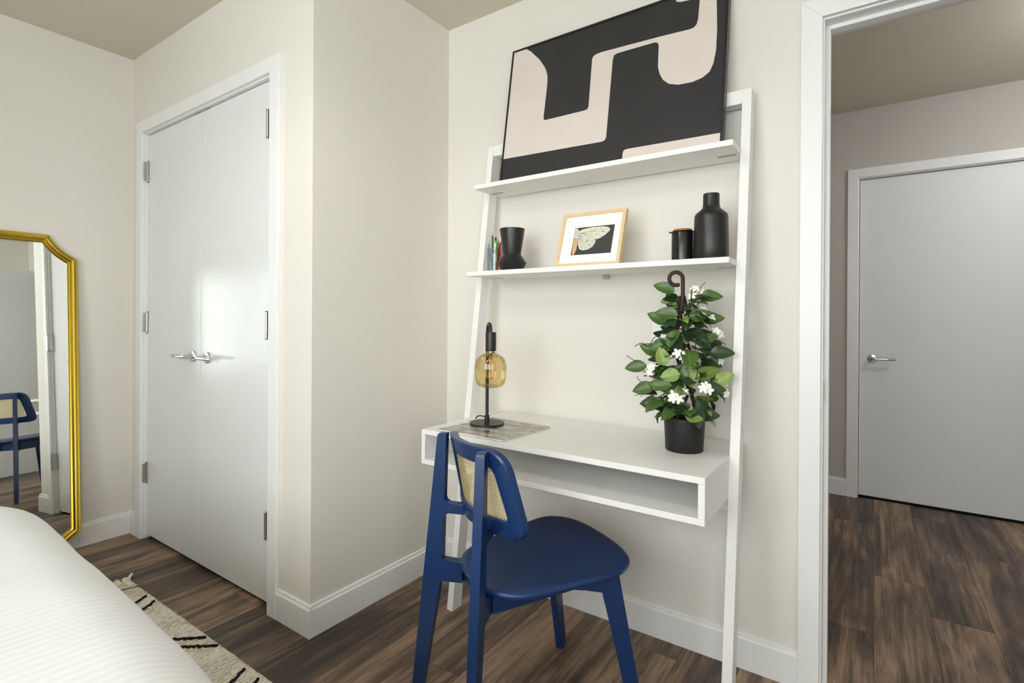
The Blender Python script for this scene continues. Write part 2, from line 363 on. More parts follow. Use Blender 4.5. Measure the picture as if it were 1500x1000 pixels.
# ------------------------------------------------------------------ bed, duvet, rug
bed = thing('bed', (.2, -2.4, 0), 'bed beneath the white striped duvet', 'bed')
BX0, BX1, BYF, BYH = -.52, 1.10, -1.50, -3.40
FAB = mat('bed_fabric', '#b9b4ab', .9, bump=.3)
box('bed_base', (BX0+.02, BX1-.02, BYH, BYF-.03, .12, .30), FAB, bed, .01)
box('mattress', (BX0, BX1, BYH, BYF-.01, .30, .53), mat('mattress_cloth', '#ecebe7', .9, bump=.2), bed, .04, 3)
for px in (BX0+.08, BX1-.08):
    for py in (BYH+.1, BYF-.12): lathe('leg', [(0, 0), (.025, 0), (.03, .10), (0, .10)], (px, py, .02), BLACKP, bed, 16)
box('headboard', (BX0-.03, BX1+.03, BYH-.03, BYH, .12, .84), FAB, bed, .01)
def duvet():
    x0, x1, y1, y0 = -.585, 1.3, -1.345, -3.1
    zt, zb, r, rc = .625, .20, .17, .30
    cx, cy, hx, hy = (x0+x1)/2, (y0+y1)/2, (x1-x0)/2, (y1-y0)/2
    bm = bmesh.new(); NS, NC = 44, 12
    def loop_at(d):
        ax, ay = hx-d, hy-d; q = max(.012, min(rc-d*.55, ax*.9, ay*.9)); out = []
        for (sx, sy, a0) in ((1, 1, 0), (-1, 1, 90), (-1, -1, 180), (1, -1, 270)):
            for t in range(NC): out.append((sx*(ax-q)+q*math.cos(math.radians(a0+90*t/NC)), sy*(ay-q)+q*math.sin(math.radians(a0+90*t/NC))))
            p = out[-1]
            ex = {0: (-(ax-q), ay), 90: (-ax, -(ay-q)), 180: (ax-q, -ay), 270: (ax, ay-q)}[a0]
            st = (sx*(ax-q)+q*math.cos(math.radians(a0+90)), sy*(ay-q)+q*math.sin(math.radians(a0+90)))
            for t in range(NS): out.append((st[0]+(ex[0]-st[0])*t/NS, st[1]+(ex[1]-st[1])*t/NS))
        return out
    prof = [(0, zb+(zt-r-zb)*t/10) for t in range(10)] + [(r-r*math.cos(math.radians(9*t)), zt-r+r*math.sin(math.radians(9*t))) for t in range(11)]
    m = min(hx, hy)-.03
    prof += [(r+(m-r)*t/26, zt+.022*math.sin(math.pi/2*t/26)) for t in range(1, 27)]
    def wob(px, py, z):
        return noise.noise(Vector((px*2.2, py*2.2, z*2)))*.005 + noise.noise(Vector((px*6, py*5, z*5+4)))*.0035
    def bulge(x): return .05*x+.035*(x-.35)**2
    def build(shrink, flip):
        R = []
        for d, z in prof:
            ring = []
            for (px, py) in loop_at(d+shrink):
                n = wob(px, py, z); l = math.hypot(px/hx, py/hy) or 1
                side = 1 if d < r else 0
                ring.append(bm.verts.new((cx+px+side*n*(px/hx)/l, cy+py+side*n*(py/hy)/l-max(0, py/hy)*bulge(cx+px), z+n*(1 if d > 0 else 0)-shrink*(1 if d >= r*.4 else 0))))
            R.append(ring)
        N = len(R[0])
        for A, B in zip(R, R[1:]):
            for q in range(N):
                f = (A[q], A[(q+1) % N], B[(q+1) % N], B[q]); bm.faces.new(f[::-1] if flip else f)
        f = R[-1]; bm.faces.new(f[::-1] if flip else f)
        return R
    A = build(0, False); B = build(.012, True); N = len(A[0])
    for q in range(N): bm.faces.new((A[0][(q+1) % N], A[0][q], B[0][q], B[0][(q+1) % N]))
    k = NT('white_striped_cotton'); tc = k.n('ShaderNodeTexCoord'); wv = k.n('ShaderNodeTexWave', bands_direction='X'); wv.inputs['Scale'].default_value = 16; wv.inputs['Distortion'].default_value = .0
    k.l(tc.outputs['Object'], wv.inputs['Vector']); cr = k.n('ShaderNodeValToRGB'); cr.color_ramp.elements[0].position = .42; cr.color_ramp.elements[1].position = .58
    cr.color_ramp.elements[0].color = lin('#e5e7e9'); cr.color_ramp.elements[1].color = lin('#eceded'); k.l(wv.outputs['Fac'], cr.inputs[0]); k.l(cr.outputs[0], k.b.inputs['Base Color'])
    r2_ = k.n('ShaderNodeMapRange'); r2_.inputs['To Min'].default_value = .75; r2_.inputs['To Max'].default_value = .5; k.l(wv.outputs['Fac'], r2_.inputs['Value']); k.l(r2_.outputs[0], k.b.inputs['Roughness'])
    bp = k.n('ShaderNodeBump'); bp.inputs['Strength'].default_value = .06; bp.inputs['Distance'].default_value = .001; k.l(wv.outputs['Fac'], bp.inputs['Height']); k.l(bp.outputs[0], k.b.inputs['Normal'])
    k.b.inputs['Sheen Weight'].default_value = .1
    return link('duvet', bm_mesh(bm, True), k.m)
tag(duvet(), 'white duvet with fine satin stripes over the bed', 'duvet')

# rug
RX0, RX1, RY0, RY1 = -.965, 1.30, -2.45, -.925
rug = thing('area_rug', (.2, -1.6, 0), 'cream shaggy rug with black dashes under the bed foot', 'rug')
def rug_mesh():
    bm = bmesh.new(); nx, ny = 640, 170; V = []
    for i in range(nx+1):
        row = []
        for j in range(ny+1):
            px = RX0+(RX1-RX0)*i/nx; s = j/ny; py = RY1-(RY1-RY0)*s*s*.6-(RY1-RY0)*s*.4
            e = min(1, min(px-RX0, RX1-px, RY1-py, py-RY0)/.012)
            h = .004+.010*math.sqrt(max(0, e)) + -.0048*abs(math.sin(px*math.pi/.017+2.2*noise.noise(Vector((px*9, py*14, 2))))) + .0018*noise.noise(Vector((px*60, py*60, 1))) + .0012*noise.noise(Vector((px*160, py*120, 5)))
            row.append(bm.verts.new((px+.003*noise.noise(Vector((py*40, 2, 7))), py+.002*noise.noise(Vector((px*40, 2, 3))), max(.002, h))))
        V.append(row)
    for i in range(nx):
        for j in range(ny): bm.faces.new((V[i][j], V[i][j+1], V[i+1][j+1], V[i+1][j]))
    # skirt to the floor
    ring = [V[i][0] for i in range(nx+1)]+[V[nx][j] for j in range(1, ny+1)]+[V[i][ny] for i in range(nx-1, -1, -1)]+[V[0][j] for j in range(ny-1, 0, -1)]
    lo = [bm.verts.new((v.co.x, v.co.y, .0005)) for v in ring]; n = len(ring)
    for q in range(n): bm.faces.new((ring[q], ring[(q+1) % n], lo[(q+1) % n], lo[q]))
    return bm_mesh(bm, True)
RUGM = mat('cream_wool', '#ece6d8', .95, var=.10, scale=90, bump=.5, bscale=260, spec=.2)
RUGB = mat('black_wool', '#242320', .95, var=.2, scale=80, bump=.9, bscale=260, spec=.2)
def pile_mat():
    k = NT('cream_wool_shaded_rows'); tc = k.n('ShaderNodeTexCoord'); wv = k.n('ShaderNodeTexWave', bands_direction='X'); wv.inputs['Scale'].default_value = 20; wv.inputs['Distortion'].default_value = 5; wv.inputs['Detail'].default_value = 3; wv.inputs['Detail Scale'].default_value = 3
    k.l(tc.outputs['Object'], wv.inputs['Vector']); cr = k.n('ShaderNodeValToRGB'); e = cr.color_ramp.elements; e[0].position = .12; e[0].color = lin('#c9bfa8'); e[1].position = .5; e[1].color = lin('#eee8db')  # darker ramp end paints shade between the ribs into the wool colour
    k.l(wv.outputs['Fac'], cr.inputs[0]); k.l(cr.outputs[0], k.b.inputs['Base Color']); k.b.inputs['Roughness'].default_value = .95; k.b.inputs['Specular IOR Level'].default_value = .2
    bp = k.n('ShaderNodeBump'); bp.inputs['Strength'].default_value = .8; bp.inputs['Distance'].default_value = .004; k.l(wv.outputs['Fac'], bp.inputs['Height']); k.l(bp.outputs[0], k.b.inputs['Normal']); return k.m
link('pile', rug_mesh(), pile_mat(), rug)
for (a, b) in [((-.883,-.99),(-.861,-.933)), ((-.70,-1.03),(-.75,-.945)), ((-.62,-1.03),(-.681,-.942)), ((-.37,-1.03),(-.27,-.94)), ((-.30,-1.03),(-.191,-.94)), ((.05,-1.05),(.0,-.95)), ((.13,-1.05),(.08,-.95))]:
    thin = a[0] == -.883; pts = []; n = 22
    for q in range(n+1):
        t = q/n; pts.append((a[0]+(b[0]-a[0])*t+.006*noise.noise(Vector((q*.9, a[0]*9, 0))), a[1]+(b[1]-a[1])*t, .0135+.002*noise.noise(Vector((q*.8, 3, a[0])))))
    tube('dash', pts, [(.002 if thin else .0062)*(.75+.5*abs(noise.noise(Vector((q*1.3, a[0]*7, 2))))) for q in range(n+1)], RUGB, rug, 7)
rr = random.Random(3)
bm = bmesh.new()
yy = RY1-.004
while yy > RY0:
    l = .035+rr.random()*.02; a = (rr.random()-.5)*.6
    sweep_bm(bm, [(RX0+.01, yy, .008), (RX0-l*.5, yy+a*l*.5, .009), (RX0-l, yy+a*l+.004*(rr.random()-.5), .004)], [.004, .0036, .0022], 5); yy -= .008
fr = link('fringe', bm_mesh(bm, True), RUGM, rug); fr['kind'] = 'stuff'
tube('tassel', [(RX0+.005, RY1-.01, .01), (RX0-.02, RY1+.004, .012), (RX0-.05, RY1+.022, .008)], [.007, .0065, .005], RUGM, rug, 8)

# ------------------------------------------------------------------ mirror
def mirror():
    yR, W, Hm, n = -.953, .76, 1.512, .105
    root = thing('floor_mirror', (-1.50, yR-W/2, 0), 'tall gold framed mirror with scalloped corners leaning on the wall', 'mirror')
    cy = yR-W/2; hw0 = W/2; tilt = .058; bx = -1.472; PSI = .013
    def P(y, z, d):  # local: y across, z along height, d towards the room
        return Vector((bx + (hw0-y)*PSI + d*math.cos(tilt) - z*math.sin(tilt), cy+y, z*math.cos(tilt)+d*math.sin(tilt)))
    hw, hh = W/2, Hm/2; c = n*math.sqrt(2); sag = .014; R = c*c/8/sag+sag/2
    def outline(off, k=10):
        out = []
        for (sy, sz) in ((1, 1), (-1, 1), (-1, -1), (1, -1)):
            ccx, ccz = hw-n/2+(R-sag)/math.sqrt(2), hh-n/2+(R-sag)/math.sqrt(2)
            rr = R+off; X, Z = hw-off, hh-off
            # arc from (X, z1) to (x1, Z)
            z1 = ccz-math.sqrt(max(0, rr*rr-(X-ccx)**2)); x1 = ccx-math.sqrt(max(0, rr*rr-(Z-ccz)**2))
            a0 = math.atan2(z1-ccz, X-ccx) % (2*math.pi); a1 = math.atan2(Z-ccz, x1-ccx) % (2*math.pi)
            arc = [(ccx+rr*math.cos(a0+(a1-a0)*t/k), ccz+rr*math.sin(a0+(a1-a0)*t/k)) for t in range(k+1)]
            pts = [(sy*p[0], sz*p[1]) for p in arc]
            if sy*sz < 0: pts = pts[::-1]
            out += pts
        return out
    prof = [(0, 0), (0, .013), (.002, .017), (.005, .0175), (.008, .0145), (.0095, .0135), (.011, .017), (.014, .0235), (.018, .026), (.022, .0245), (.025, .0195), (.0265, .0165), (.0285, .0185), (.032, .0195), (.036, .0165), (.039, .0125), (.040, .010), (.040, .004)]
    bm = bmesh.new(); rings = []
    for off, d in prof: rings.append([bm.verts.new(P(y, z+hh, d)) for y, z in outline(off)])
    nn = len(rings[0])
    for A, B in zip(rings, rings[1:]):
        for q in range(nn): bm.faces.new((A[q], A[(q+1) % nn], B[(q+1) % nn], B[q]))
    A, B = rings[-1], rings[0]
    for q in range(nn): bm.faces.new((A[q], A[(q+1) % nn], B[(q+1) % nn], B[q]))
    link('frame', bm_mesh(bm, True, 50), GOLD, root)
    k = NT('mirror_glass'); k.b.inputs['Metallic'].default_value = 1; k.b.inputs['Roughness'].default_value = .0; k.b.inputs['Base Color'].default_value = (.90, .915, .89, 1)
    bm = bmesh.new(); a = [bm.verts.new(P(y, z+hh, .010)) for y, z in outline(.037)]; b = [bm.verts.new(P(y, z+hh, .005)) for y, z in outline(.037)]
    bm.faces.new(a); bm.faces.new(b[::-1])
    for q in range(nn): bm.faces.new((a[q], b[q], b[(q+1) % nn], a[(q+1) % nn]))
    link('mirror_glass', bm_mesh(bm), k.m, root)
mirror()

# ------------------------------------------------------------------ leaning desk
XL, XR = .3085, 1.2931; DY, DZ, DHt = -.479, .734, .1226
FY, TY = -.308, -.0634; LT = 1.862
def ly(z): return FY+(TY-FY)*z/1.83
desk = thing('leaning_desk', ((XL+XR)/2, -.25, 0), 'white leaning ladder desk with two shelves against the wall', 'desk')
LD = .053
for xa, xb in ((XL-.028, XL), (XR, XR+.028)):
    prism('leg', [(ly(0), 0), (ly(LT), LT), (ly(LT)+LD, LT), (ly(0)+LD, 0)], lambda y, z, xa=xa: (xa, y, z), lambda y, z, xb=xb: (xb, y, z), FURN, desk, .0015)
S1, S2 = 1.668, 1.315; ST = .017
for zt, yf in ((S1, -.190), (S2, -.2327)):
    sh = box('shelf', (XL, XR, yf, -.012, zt-ST, zt), FURN, desk, .001)
    for xs in (XL+.012, XR-.068):
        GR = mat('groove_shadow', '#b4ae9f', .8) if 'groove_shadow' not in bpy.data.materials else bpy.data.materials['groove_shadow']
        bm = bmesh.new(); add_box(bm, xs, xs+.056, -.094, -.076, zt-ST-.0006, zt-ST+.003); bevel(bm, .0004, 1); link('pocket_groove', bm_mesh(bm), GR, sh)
box('desk_top', (XL, XR, DY, -.012, DZ-.017, DZ), FURN, desk, .001)
box('desk_bottom', (XL, XR, DY, -.012, DZ-DHt, DZ-DHt+.017), FURN, desk, .001)
for xa in (XL, XR-.017): box('side_panel', (xa, xa+.017, DY, -.012, DZ-DHt+.0176, DZ-.0176), FURN, desk, .0006)
box('back_panel', (XL+.017, XR-.017, -.03, -.014, DZ-DHt+.0175, DZ-.0175), FURN, desk, .0006)
box('crossbar', (XL, XR, ly(1.83)+.004, ly(1.83)+.046, 1.818, 1.862), FURN, desk, .001)
box('crossbar', (XL, XR, ly(.58)+.02, ly(.58)+.038, .572, .612), FURN, desk, .001)
br = box('wall_bracket', (.802, .820, -.03, -.012, S2-ST-.016, S2-ST), STEEL, desk, .0006)
lathe('screw', [(0, 0), (.004, 0), (.003, .002), (0, .002)], (.811, -.03, S2-ST-.009), STEEL, br, 10, axis=(0, -1, 0))

# ------------------------------------------------------------------ chair
CX, CY, CHD = .7792, -.6319, .454
cF = Vector((math.sin(CHD), math.cos(CHD), 0)); cR = Vector((cF.y, -cF.x, 0)); cC = Vector((CX, CY, 0))
def G(a, b, z): return cC+cR*a+cF*b+Vector((0, 0, z))
chair = thing('dining_chair', cC, 'dark blue wooden chair with cane backrest at the desk', 'chair')
T2 = .0122
def arc(cx, cz, r, a0, a1, n=5): return [(cx+r*math.cos(math.radians(a0+(a1-a0)*q/n)), cz+r*math.sin(math.radians(a0+(a1-a0)*q/n))) for q in range(n+1)]
ro = lambda z: .2786+(.1969-.2786)*z/.79
ri = lambda z: (.2468+(.1842-.2468)*z/.38) if z < .38 else (.1842+(.1689-.1842)*(z-.38)/.41)
f = .016
rear = [(ro(0), 0), (ro(.785), .785)] + arc(ro(.79)-.009, .7895, .009, 20, 90, 4) + [(ri(.798), .7985), (ri(.597)+.0, .597+f)]
rear += arc(ri(.597)-f, .597+f, f, 0, -90, 5)[1:] + [(.112, .597), (.112, .568)] + arc(ri(.568)-f, .568-f, f, 90, 0, 5) + [(ri(.432), .432), (.118, .432), (.118, .372), (ri(.37)+.001, .370)] + [(ri(0), 0)]
fo = lambda z: .4051+(.3275-.4051)*z/.42
fi = lambda z: .3655+(.2738-.3655)*z/.42
front = [(fo(0), 0), (fo(.432), .432), (.198, .432), (.198, .37), (fi(.37), .37), (fi(0), 0)]
for (sx, sy, ph, pf) in ((-1, -1, .7817, rear), (1, -1, .7817, rear), (-1, 1, .518, front), (1, 1, .518, front)):
    d = (sx*math.sin(ph), sy*math.cos(ph)); nn = (d[1], -d[0])
    prism('leg', pf, lambda r, z, d=d, nn=nn: G(r*d[0]+T2*nn[0], r*d[1]+T2*nn[1], z), lambda r, z, d=d, nn=nn: G(r*d[0]-T2*nn[0], r*d[1]-T2*nn[1], z), BLUE, chair, .005)
def cbox(name, a0, a1, b0, b1, z0, z1, m=BLUE, parent=chair):
    bm = bmesh.new(); add_box(bm, a0, a1, b0, b1, z0, z1); bevel(bm, .002)
    for v in bm.verts: v.co = G(*v.co)
    return link(name, bm_mesh(bm), m, parent)
for s in (-1, 1): cbox('seat_rail', s*.098-.011, s*.098+.011, -.085, .185, .371, .4315)
cbox('cross_rail', -.087, .087, -.078, -.056, .371, .4315); cbox('cross_rail', -.087, .087, .150, .172, .371, .4315)
outl = [(.03, -.122), (.09, -.121), (.135, -.106), (.18, -.066), (.202, 0), (.211, .11), (.217, .205), (.205, .270), (.165, .325), (.09, .355), (0, .366), (-.09, .367), (-.16, .351), (-.207, .31), (-.217, .262), (-.198, .18), (-.166, .07), (-.130, -.03), (-.098, -.078), (-.04, -.112)]
loop = crom([(a, b, 0) for a, b in outl], 7, True)
bm = bmesh.new(); rings = []
cen = Vector((.012, .13, 0))
def ring(s, dz, ins=0):
    out = []
    for p in loop:
        d = p-cen; L = d.length; q = cen+d*max(0, (L*s-ins)/L); out.append(bm.verts.new(G(q.x, q.y, dz)))
    return out
SZ = .4525
for s, z, ins in ((.0001, SZ-.006, 0), (.25, SZ-.006, 0), (.5, SZ-.005, 0), (.75, SZ-.0025, 0), (.9, SZ-.0005, 0), (1, SZ, .012), (1, SZ-.0012, .006), (1, SZ-.005, .0012), (1, SZ-.009, 0), (1, SZ-.014, .001), (1, SZ-.019, .008), (1, SZ-.021, .016), (.5, SZ-.021, 0), (.0001, SZ-.021, 0)): rings.append(ring(s, z, ins))
n = len(loop)
for A, B in zip(rings, rings[1:]):
    for q in range(n): bm.faces.new((A[q], A[(q+1) % n], B[(q+1) % n], B[q]))
bmesh.ops.remove_doubles(bm, verts=bm.verts, dist=.0002)
link('seat', bm_mesh(bm, True, 60), BLUE, chair)
# backrest
ZB, ZT = .572, .802
def bb(a, z, d=0): return G(a, -.140+.042*(ZT-z)/(ZT-ZB)+1.8*a*a*(1 if abs(a) < .3 else 1)+d, z)
def rrect(pts_r, k=8):
    """rounded polygon from (a, z, radius) corners"""
    out = []; m = len(pts_r)
    for q in range(m):
        p = Vector(pts_r[q][:2]); r = pts_r[q][2]; a = (Vector(pts_r[q-1][:2])-p).normalized(); b = (Vector(pts_r[(q+1) % m][:2])-p).normalized()
        ang = a.angle(b); t = r/math.tan(ang/2); p1 = p+a*t; p2 = p+b*t
        for s in range(k+1):
            u = s/k; out.append((p1*(1-u)**2+p*2*u*(1-u)+p2*u*u))
    return out
def resample(poly, n):
    L = [0]; m = len(poly)
    for q in range(m): L.append(L[-1]+(poly[(q+1) % m]-poly[q]).length)
    out = []; j = 0
    for q in range(n):
        t = L[-1]*q/n
        while L[j+1] < t: j += 1
        u = (t-L[j])/max(1e-9, L[j+1]-L[j]); out.append(poly[j]*(1-u)+poly[(j+1) % m]*u)
    return out
outer = [Vector(p) for p in rrect([(-.188, ZB, .042), (.188, ZB, .042), (.163, ZT, .062), (-.163, ZT, .062)])]
inner = [Vector(p) for p in rrect([(-.148, ZB+.046, .012), (.148, ZB+.046, .012), (.126, ZT-.045, .030), (-.126, ZT-.045, .030)])]
NB = 96; outer = resample(outer, NB); inner = resample(inner, NB)
cc = Vector((0, (ZB+ZT)/2))
def shift(P, d):
    out = []; m = len(P)
    for q in range(m):
        t = (P[(q+1) % m]-P[q-1]).normalized(); out.append(P[q]+Vector((-t.y, t.x))*d)
    return out
TH = .024; e = .004
ringdef = [(shift(inner, -e), 0), (shift(outer, e), 0), (outer, e), (outer, TH-e), (shift(outer, e), TH), (shift(inner, -e), TH), (inner, TH-e), (inner, e)]
bm = bmesh.new(); rings = [[bm.verts.new(bb(p.x, p.y, d)) for p in P] for P, d in ringdef]
for q0 in range(8):
    A, B = rings[q0], rings[(q0+1) % 8]
    for q in range(NB): bm.faces.new((A[q], A[(q+1) % NB], B[(q+1) % NB], B[q]))
bk = link('backrest', bm_mesh(bm, True, 32), BLUE, chair)
# cane weave: ribbons following the curve, joined
bm = bmesh.new()
def inside(a, z): 
    h = .150+( .128-.150)*(z-(ZB+.046))/(ZT-ZB-.091); return abs(a) < h+.004 and ZB+.042 < z < ZT-.041
def ribbon(P, w, d):
    for A, B in zip(P, P[1:]):
        if not (inside(*A) and inside(*B)): continue
        t = Vector((B[0]-A[0], B[1]-A[1])).normalized(); nr = Vector((-t.y, t.x))*w/2
        vs = [bm.verts.new(bb(p[0]+s*nr.x, p[1]+s*nr.y, d)) for p, s in ((A, 1), (B, 1), (B, -1), (A, -1))]; bm.faces.new(vs)
sp = .0125
a = -.16
while a < .16:
    for o in (-.0016, .0016): ribbon([(a+o, ZB+.03+q*.01) for q in range(19)], .0017, .0112)
    a += sp
z = ZB+.045
while z < ZT-.04:
    for o in (-.0016, .0016): ribbon([(-.165+q*.0165, z+o) for q in range(21)], .0017, .0120)
    z += sp
for sgn in (-1, 1):
    k = -.45
    while k < .45:
        ribbon([(k+sgn*(q*.009), ZB+.035+q*.009) for q in range(20)], .0019, .0128 if sgn > 0 else .0104); k += sp
cn = link('cane_weave', bm_mesh(bm), CANE, bk); cn['kind'] = 'stuff'; cn['label'] = 'natural woven cane panel'

# ------------------------------------------------------------------ framed abstract print on the top shelf
def lean_plane(p0, up):
    L = up.length; u = up/L; nr = Vector((1, 0, 0)).cross(u)   # towards the room (-Y)
    if nr.y > 0: nr = -nr
    return lambda x, t, d=0: Vector((x, p0.y, p0.z))+u*t+nr*d
AP = lean_plane(Vector((0, -.12, S1)), Vector((0, .093, .585)))
AX0, AX1, AH = .384, 1.2475, .592
CREAM = mat('cream_canvas', '#d9cec8', .8, var=.06, scale=7, bump=.2, bscale=300)
INK = mat('black_canvas', '#2b2a2b', .75, var=.25, scale=5, bump=.2, bscale=300)
def slab(name, pts, P, d0, d1, m, parent, bev=0): return prism(name, pts, lambda x, t: P(x, t, d0), lambda x, t: P(x, t, d1), m, parent, bev)
art = thing('framed_artwork', ((AX0+AX1)/2, -.12, S1), 'large black and cream abstract print leaning on the top shelf', 'artwork')
fwid = .008
for pts in ([(AX0, 0), (AX0+fwid, 0), (AX0+fwid, AH), (AX0, AH)], [(AX1-fwid, 0), (AX1, 0), (AX1, AH), (AX1-fwid, AH)], [(AX0+fwid, 0), (AX1-fwid, 0), (AX1-fwid, fwid), (AX0+fwid, fwid)], [(AX0+fwid, AH-fwid), (AX1-fwid, AH-fwid), (AX1-fwid, AH), (AX0+fwid, AH)]):
    slab('frame', pts, AP, -.026, .004, BLACKP, art, .001)
cv = slab('canvas', [(AX0+fwid, fwid), (AX1-fwid, fwid), (AX1-fwid, AH-fwid), (AX0+fwid, AH-fwid)], AP, -.022, 0, INK, art)
T = AH-fwid; Lx, Rx_ = AX0+fwid, AX1-fwid
c1 = [(Lx, T), (.453, T), (.48, .562), (.499, .541), (.52, .519), (.536, .497), (.551, .475), (.562, .452), (.569, .429), (.571, .39), (.568, .256), (.570, .247), (.578, .243), (.75, .243), (.760, .246), (.764, .256), (.763, .446), (.767, .456), (.778, .461), (.802, .463), (1.02, .453), (1.125, .446), (1.139, .448), (1.147, .457), (1.151, .475), (1.153, .541), (1.150, .550), (1.142, .553), (1.085, .562), (1.073, .568), (1.068, T),
      (1.205, T), (1.208, .524), (1.214, .418), (1.214, .344), (1.208, .299), (1.197, .272), (1.175, .257), (1.142, .25), (1.097, .253), (1.064, .265), (1.043, .285), (1.029, .312), (1.022, .339), (1.02, .419), (1.0155, .432), (1.004, .437), (.865, .439), (.852, .435), (.848, .42), (.845, .118), (.841, .108), (.830, .104), (Lx, .115)]
c2 = [(.913, fwid), (.914, .047), (.918, .0545), (.927, .057), (Rx_, .052), (Rx_, fwid)]
slab('painted_shape', c1, AP, .0, .0006, CREAM, cv); slab('painted_shape', c2, AP, .0, .0006, CREAM, cv)

# ------------------------------------------------------------------ small framed moth print
PP = lean_plane(Vector((0, -.2, S2)), Vector((0, .065, .19)))
OAK = mat('pale_oak', '#dfc49c', .5, var=.1, scale=40)
pf = thing('picture_frame', (.816, -.2, S2), 'small pale oak picture frame with a moth print on the lower shelf', 'picture frame')
px0, px1, ph = .692, .939, .212; fb = .0125
for pts in ([(px0, 0), (px0+fb, fb), (px0+fb, ph-fb), (px0, ph)], [(px1-fb, fb), (px1, 0), (px1, ph), (px1-fb, ph-fb)], [(px0, 0), (px1, 0), (px1-fb, fb), (px0+fb, fb)], [(px0+fb, ph-fb), (px1-fb, ph-fb), (px1, ph), (px0, ph)]):
    slab('frame', pts, PP, -.018, .003, OAK, pf, .0007)
WHITE = mat('white_card', '#f2f2f0', .7, var=.01); 
slab('mat_board', [(px0+fb-.002, fb-.002), (px1-fb+.002, fb-.002), (px1-fb+.002, ph-fb+.002), (px0+fb-.002, ph-fb+.002)], PP, -.014, -.003, WHITE, pf)
slab('easel_leg', [(.80, .0), (.84, .0), (.83, .15), (.81, .15)], lean_plane(Vector((0, -.115, S2)), Vector((0, -.03, .17))), 0, .003, mat('backing_board', '#a9744c', .8), pf)
pr = slab('print', [(.7475, .046), (.9015, .046), (.9015, .154), (.7475, .154)], PP, -.003, -.0026, mat('print_black', '#3a3a38', .7), pf)
wing = mat('wing_print', '#dcd8c6', .7, var=.16, scale=120)
dk = mat('print_ink', '#4a4a48', .7)
slab('wing', [(.7658, .1388), (.7777, .1457), (.8156, .1509), (.8537, .1501), (.876, .1462), (.8864, .1384), (.8846, .1301), (.8712, .1173), (.8544, .1062), (.8364, .1015), (.8102, .1064), (.786, .1164), (.77, .1237)], PP, -.0026, -.0022, wing, pr)
slab('wing', [(.7689, .1206), (.793, .1135), (.8233, .1043), (.8369, .0983), (.8369, .0889), (.8283, .0738), (.8109, .0641), (.792, .0624), (.7781, .0683), (.7703, .0849), (.7656, .1079)], PP, -.0026, -.0021, mat('wing_print_pale', '#d3d2c4', .7, var=.12, scale=120), pr)
slab('moth_body', [(.7485, .152), (.7587, .151), (.7661, .1404), (.7684, .1239), (.766, .1095), (.7492, .111), (.7487, .1323)], PP, -.0026, -.0019, mat('moth_fur', '#c9c8bf', .8, var=.2, scale=150), pr)
slab('moth_body', [(.7495, .1093), (.7646, .108), (.7674, .0884), (.766, .0628), (.7591, .0467), (.7529, .0478), (.7503, .0769)], PP, -.0026, -.0019, mat('moth_abdomen', '#d6a67c', .8, var=.15, scale=150), pr)
bm = bmesh.new(); r5 = random.Random(5)
def spot(x, t, r):
    vs = [bm.verts.new(PP(x+r*math.cos(q*1.047)*(.8+.5*r5.random()), t+r*math.sin(q*1.047)*(.8+.5*r5.random()), -.0017)) for q in range(6)]; bm.faces.new(vs)
for x, t, r in [(.812, .142, .0016), (.826, .133, .0022), (.852, .143, .0016), (.861, .131, .0026), (.80, .133, .0012), (.79, .127, .0012), (.835, .122, .0014), (.848, .122, .0016), (.82, .118, .0013), (.81, .113, .001), (.84, .113, .0012), (.796, .118, .0012), (.833, .142, .0012), (.866, .142, .001), (.804, .098, .0026), (.818, .083, .0018), (.812, .078, .001), (.79, .075, .0014), (.826, .094, .001), (.787, .137, .001), (.855, .113, .0012)]: spot(x, t, r)
def vein(P):
    for A, B in zip(P, P[1:]):
        t = Vector((B[0]-A[0], B[1]-A[1])).normalized(); nr = Vector((-t.y, t.x))*.00035
        bm.faces.new([bm.verts.new(PP(p[0]+s*nr.x, p[1]+s*nr.y, -.0018)) for p, s in ((A, 1), (B, 1), (B, -1), (A, -1))])
for e_ in [(.883, .137), (.876, .127), (.86, .112), (.84, .104), (.815, .107)]: vein([(.769, .131), (.769+(e_[0]-.769)*.5, .131+(e_[1]-.131)*.5+.004), e_])
for e_ in [(.834, .092), (.823, .073), (.808, .066), (.79, .065), (.775, .075)]: vein([(.769, .115), (.769+(e_[0]-.769)*.5, .115+(e_[1]-.115)*.5), e_])
mk = link('wing_marks', bm_mesh(bm), dk, pr); mk['kind'] = 'stuff'

# ------------------------------------------------------------------ ceramics on the lower shelf
vz = thing('vase', (.484, -.17, S2), 'small matte black vase with a pinched waist beside the pencils', 'vase')
lathe('body', [(0, 0), (.041, 0), (.0435, .002), (.0555, .029), (.0565, .031), (.055, .034), (.0355, .062), (.0345, .066), (.0355, .07), (.049, .160), (.0488, .163), (.0455, .163), (.044, .158), (.032, .068), (.030, .055), (.03, .02), (0, .018)], (.484, -.17, S2), BLACKM, vz, 44, 28)
bt = thing('bottle_vase', (1.2265, -.166, S2), 'tall matte black bottle vase on the lower shelf', 'vase')
lathe('body', [(0, 0), (.0495, 0), (.0515, .003), (.0512, .05), (.0495, .128), (.0485, .136), (.0455, .142), (.03, .155), (.0262, .160), (.0245, .168), (.0240, .198), (.0235, .203), (.0205, .203), (.019, .197), (.019, .16), (.03, .14), (.044, .12), (.045, .01), (0, .008)], (1.2265, -.166, S2), BLACKM, bt, 44, 40)
jr = thing('lidded_jar', (1.137, -.158, S2), 'small glossy black jar with a wooden lid left of the tall bottle', 'jar')
BG = mat('gloss_black', '#151515', .22, var=.05)
lathe('body', [(0, 0), (.032, 0), (.0335, .002), (.0335, .090), (.033, .092), (.030, .092), (.030, .08), (0, .08)], (1.137, -.158, S2), BG, jr, 40)
